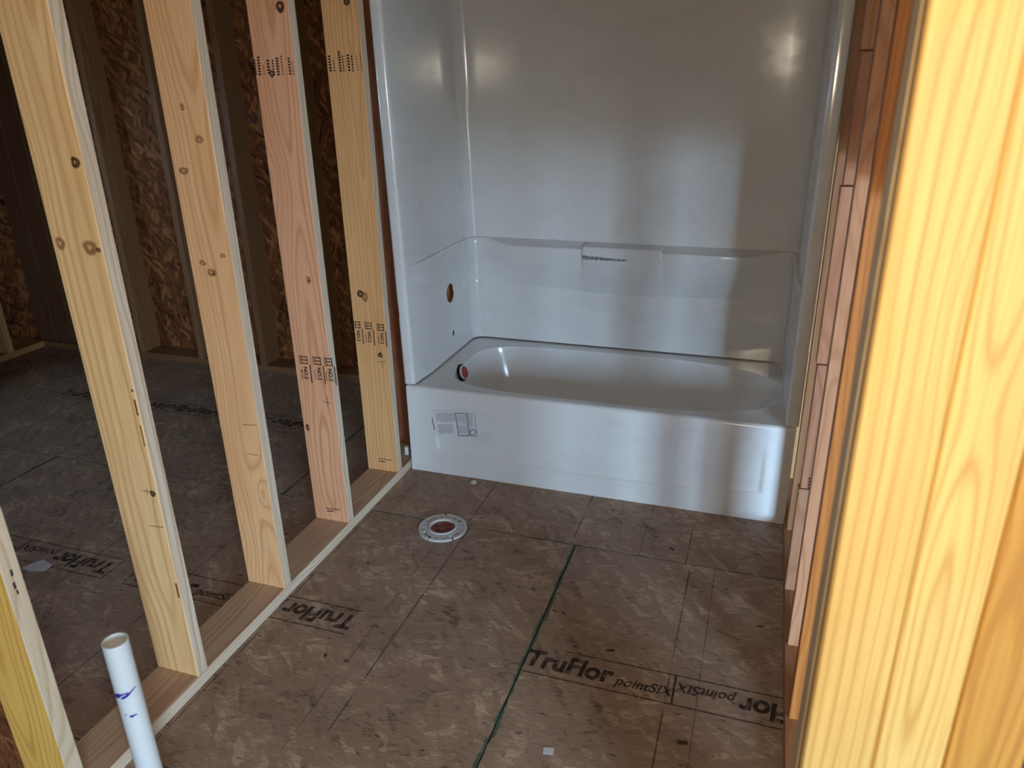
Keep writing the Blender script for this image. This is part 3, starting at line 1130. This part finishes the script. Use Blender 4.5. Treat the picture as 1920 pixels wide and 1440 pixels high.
# cut the valve and spout holes in the left panel
cutters = []
for (yy, zz_, r) in ((0.406, 0.682, 0.043), (0.412, 0.494, 0.0135)):
    bm = bmesh.new()
    bmesh.ops.create_cone(bm, cap_ends=True, segments=40, radius1=r, radius2=r, depth=0.2,
                          matrix=Matrix.Translation((0.03, yy, zz_)) @ Matrix.Rotation(math.pi / 2, 4, 'Y'))
    me = bpy.data.meshes.new('hole')
    bm.to_mesh(me)
    bm.free()
    c = bpy.data.objects.new('hole', me)
    COL.objects.link(c)
    cutters.append(c)
    md = panel.modifiers.new('cut', 'BOOLEAN')
    md.object = c
    md.operation = 'DIFFERENCE'
    md.solver = 'EXACT'
bpy.context.view_layer.update()
dg = bpy.context.evaluated_depsgraph_get()
me = bpy.data.meshes.new_from_object(panel.evaluated_get(dg))
panel.modifiers.clear()
panel.data = me
for c in cutters:
    bpy.data.objects.remove(c)
me.materials.clear()
me.materials.append(M_TUB)
for p in me.polygons:
    p.use_smooth = True
me.set_sharp_from_angle(angle=math.radians(32))
# tape across the front of the soap ledge
vs, fs = [], []
yt = 0.5965
for i in range(41):
    u = i / 40
    x = 0.598 + 0.340 * u
    wob = 0.0012 * math.sin(i * 2.3) + 0.001 * math.sin(i * 5.1)
    top = 0.846 - 0.006 * (u > 0.55)
    bot = 0.822 + 0.006 * (u > 0.55) + wob
    for q, z in enumerate((top, (top + bot) / 2, bot)):
        vs.append(Vector((x, yt - 0.0015 - (0.0022 * abs(math.sin(i * 1.7 + q)) if u < 0.55 else 0.002), z)))
for i in range(40):
    for q in range(2):
        a = i * 3 + q
        fs.append((a, a + 1, a + 4, a + 3))
world_child('tape_strip', vs, fs, M_TAPE, surround, 60)

# ================================================================== TOILET FLANGE
fl = empty('toilet_flange', 'round white plastic toilet flange with slots and a maroon test cap on the subfloor', 'toilet flange', (0.316, -0.398, 0))
radii = [0.052, 0.060, 0.068, 0.0705, 0.0765, 0.079, 0.085, 0.0905]
NT_ = 144


def keep(ri, ai):
    deg = (ai + 0.5) * 360 / NT_
    r = (radii[ri] + radii[ri + 1]) / 2
    for c in (60, 150, 240, 330):         # long curved bolt slots
        d = (deg - c + 180) % 360 - 180
        if abs(d) < 18 and 0.068 < r < 0.079:
            return False
        if 15 < d < 21 and 0.066 < r < 0.085:
            return False
    for c in (28, 92, 118, 182, 208, 272, 298, 2):   # round screw holes
        d = (deg - c + 180) % 360 - 180
        if abs(d) < 5.0 and 0.068 < r < 0.0790:
            return False
    for c in (15, 105, 195, 256, 318):      # notches in the edge
        d = (deg - c + 180) % 360 - 180
        if abs(d) < 2.6 and r > 0.0765:
            return False
    return True


bm = bmesh.new()
vv = [[bm.verts.new((r * math.cos(2 * math.pi * i / NT_), r * math.sin(2 * math.pi * i / NT_), 0.0095)) for i in range(NT_)] for r in radii]
for ri in range(len(radii) - 1):
    for ai in range(NT_):
        if keep(ri, ai):
            k = (ai + 1) % NT_
            bm.faces.new((vv[ri][ai], vv[ri + 1][ai], vv[ri + 1][k], vv[ri][k]))
bmesh.ops.delete(bm, geom=[v for v in bm.verts if not v.link_faces], context='VERTS')
ext = bmesh.ops.extrude_face_region(bm, geom=bm.faces[:])
for g in ext['geom']:
    if isinstance(g, bmesh.types.BMVert):
        g.co.z = 0.001
bmesh.ops.recalc_face_normals(bm, faces=bm.faces[:])
me = bpy.data.meshes.new('flange_ring')
bm.to_mesh(me)
bm.free()
me.materials.append(M_FLANGE)
link(bpy.data.objects.new('flange_ring', me), fl)


def lathe(name, prof, mat, parent, n=64, loc=(0, 0, 0), close=False, smooth=35):
    vs, fs = [], []
    for r, z in prof:
        for i in range(n):
            a = 2 * math.pi * i / n
            vs.append((r * math.cos(a), r * math.sin(a), z))
    for j in range(len(prof) - 1):
        for i in range(n):
            a, b = j * n + i, j * n + (i + 1) % n
            fs.append((a, b, b + n, a + n))
    if close:
        fs.append(tuple(range((len(prof) - 1) * n, len(prof) * n)))
    o = mesh_obj(name, vs, fs, mat, parent, smooth)
    o.location = loc
    return o


lathe('hub', [(0.0535, 0.006), (0.0535, 0.0125), (0.052, 0.014), (0.048, 0.014), (0.0455, 0.012), (0.044, 0.001)], M_FLANGE, fl)
lathe('test_cap', [(0.0438, 0.002), (0.0435, 0.006), (0.030, 0.0068), (0.028, 0.005), (0.018, 0.005), (0.016, 0.0075), (0.002, 0.0075)], M_MAROON, fl, close=True)
for k in range(5):
    a = 0.3 + k * 1.15
    r = 0.024
    o = bpy.data.objects.new('cap_rib', box_mesh('cap_rib', 0.014, 0.006, 0.005, M_MAROON, 0.001))
    link(o, fl)
    o.location = (r * math.cos(a), r * math.sin(a), 0.0078)
    o.rotation_euler = (0, 0, a * 1.7)

# ================================================================== DRAIN PIPE
PX, PY, PR, PH = 0.232, -1.728, 0.02415, 0.553
pipe = empty('drain_pipe', 'upright white plastic pipe stub with purple marker strokes beside the stud wall', 'pipe', (PX, PY, 0))
lathe('pipe_tube', [(0.0208, 0.0), (0.0208, 0.2), (0.0208, PH - 0.001), (0.0213, PH), (0.0236, PH), (PR, PH - 0.0006), (PR, PH - 0.10), (PR, PH / 2), (PR, 0.0)], M_PVC, pipe, 72)


def on_pipe(px, py, r=PR + 0.0005):
    d = RIGHT * ((px - 960) / FPX) + DOWN * ((py - 720) / FPX) + FWD
    o = CAM - Vector((PX, PY, 0))
    a = d.x ** 2 + d.y ** 2
    b = 2 * (o.x * d.x + o.y * d.y)
    c = o.x ** 2 + o.y ** 2 - r * r
    D = b * b - 4 * a * c
    t = (-b - math.sqrt(max(D, 0))) / (2 * a)
    return CAM + d * t


def marker(rows):
    """rows: (px, py upper, py lower)"""
    vs, fs = [], []
    for k, (x, y0, y1) in enumerate(rows):
        vs += [on_pipe(x, y0), on_pipe(x, y1)]
        if k:
            i = 2 * k
            fs.append((i - 2, i - 1, i + 1, i))
    return vs, fs


s = lambda x: 170 + x / 5.5375
w_ = lambda y: 1180 + y / 5.5375
m1 = [(s(x), w_(a), w_(b)) for x, a, b in ((246, 682, 694), (256, 670, 712), (275, 668, 716), (300, 672, 716), (318, 676, 696), (350, 666, 680), (390, 652, 664))]
m2 = [(s(x), w_(a), w_(b)) for x, a, b in ((316, 716, 728), (330, 704, 730), (355, 688, 722), (380, 668, 706), (405, 652, 682), (420, 636, 658), (445, 608, 628), (470, 582, 592))]
m3 = [(s(x), w_(a), w_(b)) for x, a, b in ((402, 904, 912), (415, 894, 914), (432, 890, 918), (445, 888, 910), (460, 880, 896), (485, 878, 886))]
m4 = [(s(x), w_(a), w_(b)) for x, a, b in ((356, 888, 894), (364, 884, 896), (374, 886, 892))]
for mm in (m1, m2, m3, m4):
    v, f = marker(mm)
    world_child('marker_stroke', v, f, M_PURPLE, pipe)

# ================================================================== small things on the floor
q = unproject(1028, 1408, 2, 0)
o = bpy.data.objects.new('paper_scrap', box_mesh('paper_scrap', 0.026, 0.020, 0.0012, M_PAPER, 0.0003))
link(o)
o.location = (q.x, q.y, 0.0008)
o.rotation_euler = (0, 0, 0.25)
tag(o, 'small square white paper scrap lying on the subfloor', 'paper scrap')

q = unproject(888, 905, 2, 0)
disc = empty('plastic_plug', 'small round white plastic plug on the subfloor in front of the tub', 'plastic plug', (q.x, q.y, 0))
lathe('plug_disc', [(0.0125, 0.0), (0.0125, 0.004), (0.011, 0.0055), (0.007, 0.0058), (0.006, 0.004), (0.0005, 0.004)], M_PVC, disc, 28, close=True)

q = unproject(70, 1064, 2, 0)
vs = [Vector((q.x + dx, q.y + dy, z)) for dx, dy, z in ((-0.05, -0.02, .001), (0.0, -0.03, .004), (0.045, -0.01, .001), (0.05, 0.02, .008), (0.0, 0.03, .012), (-0.035, 0.025, .002))]
o = world_child('plastic_film', vs, [(0, 1, 4, 5), (1, 2, 3, 4)], M_PAPER, None)
so = o.modifiers.new('thick', 'SOLIDIFY')
so.thickness = 0.0008
tag(o, 'crumpled pale plastic film scrap on the dark floor beyond the studs', 'plastic scrap')

chips = [(690, 1056, .010, .004, .8), (610, 1230, .011, .006, 1.2), (650, 1240, .014, .004, .2), (1145, 1220, .022, .008, .3), (1280, 1393, .026, .010, .1),
         (1040, 1146, .016, .004, -.4), (1057, 1150, .018, .004, -.5), (1000, 1105, .018, .005, -.5), (1260, 1030, .02, .007, -.6), (1425, 1175, .02, .005, .2)]
CHIP_LABELS = ['tiny dark wood chip between the toilet flange and the bottom plate',
               'small dark wood chip below the upside-down lettering near the plate',
               'thin dark wood chip across the fine guide line near the plate',
               'dark wood chip just above the large printed board name',
               'largest dark wood chip, below the printed lettering near the right wall',
               'thin dark wood chip beside the green seam',
               'narrow dark wood chip right of the green seam, in a pair',
               'thin dark wood chip left of the green seam',
               'dark wood chip on the panel strip directly in front of the tub',
               'thin dark wood chip beside the right wall plate']
for i, (px, py, a, b, r) in enumerate(chips):
    q = unproject(px, py, 2, 0)
    o = bpy.data.objects.new('wood_chip', box_mesh('wood_chip', a, b, 0.002, M_DARKGAP, 0.0005))
    link(o)
    o.location = (q.x, q.y, 0.0012)
    o.rotation_euler = (0, 0, r)
    tag(o, CHIP_LABELS[i], 'wood chip', None, 'wood chips on the subfloor')

stub = empty('pipe_stub', 'short white plastic stub on the bottom plate between the last stud and the tub', 'pipe stub', (-0.050, 0.055, T))
lathe('stub_tube', [(0.0105, 0.0), (0.0105, 0.034), (0.009, 0.037), (0.006, 0.037), (0.0055, 0.02)], M_PVC, stub, 24, close=True)
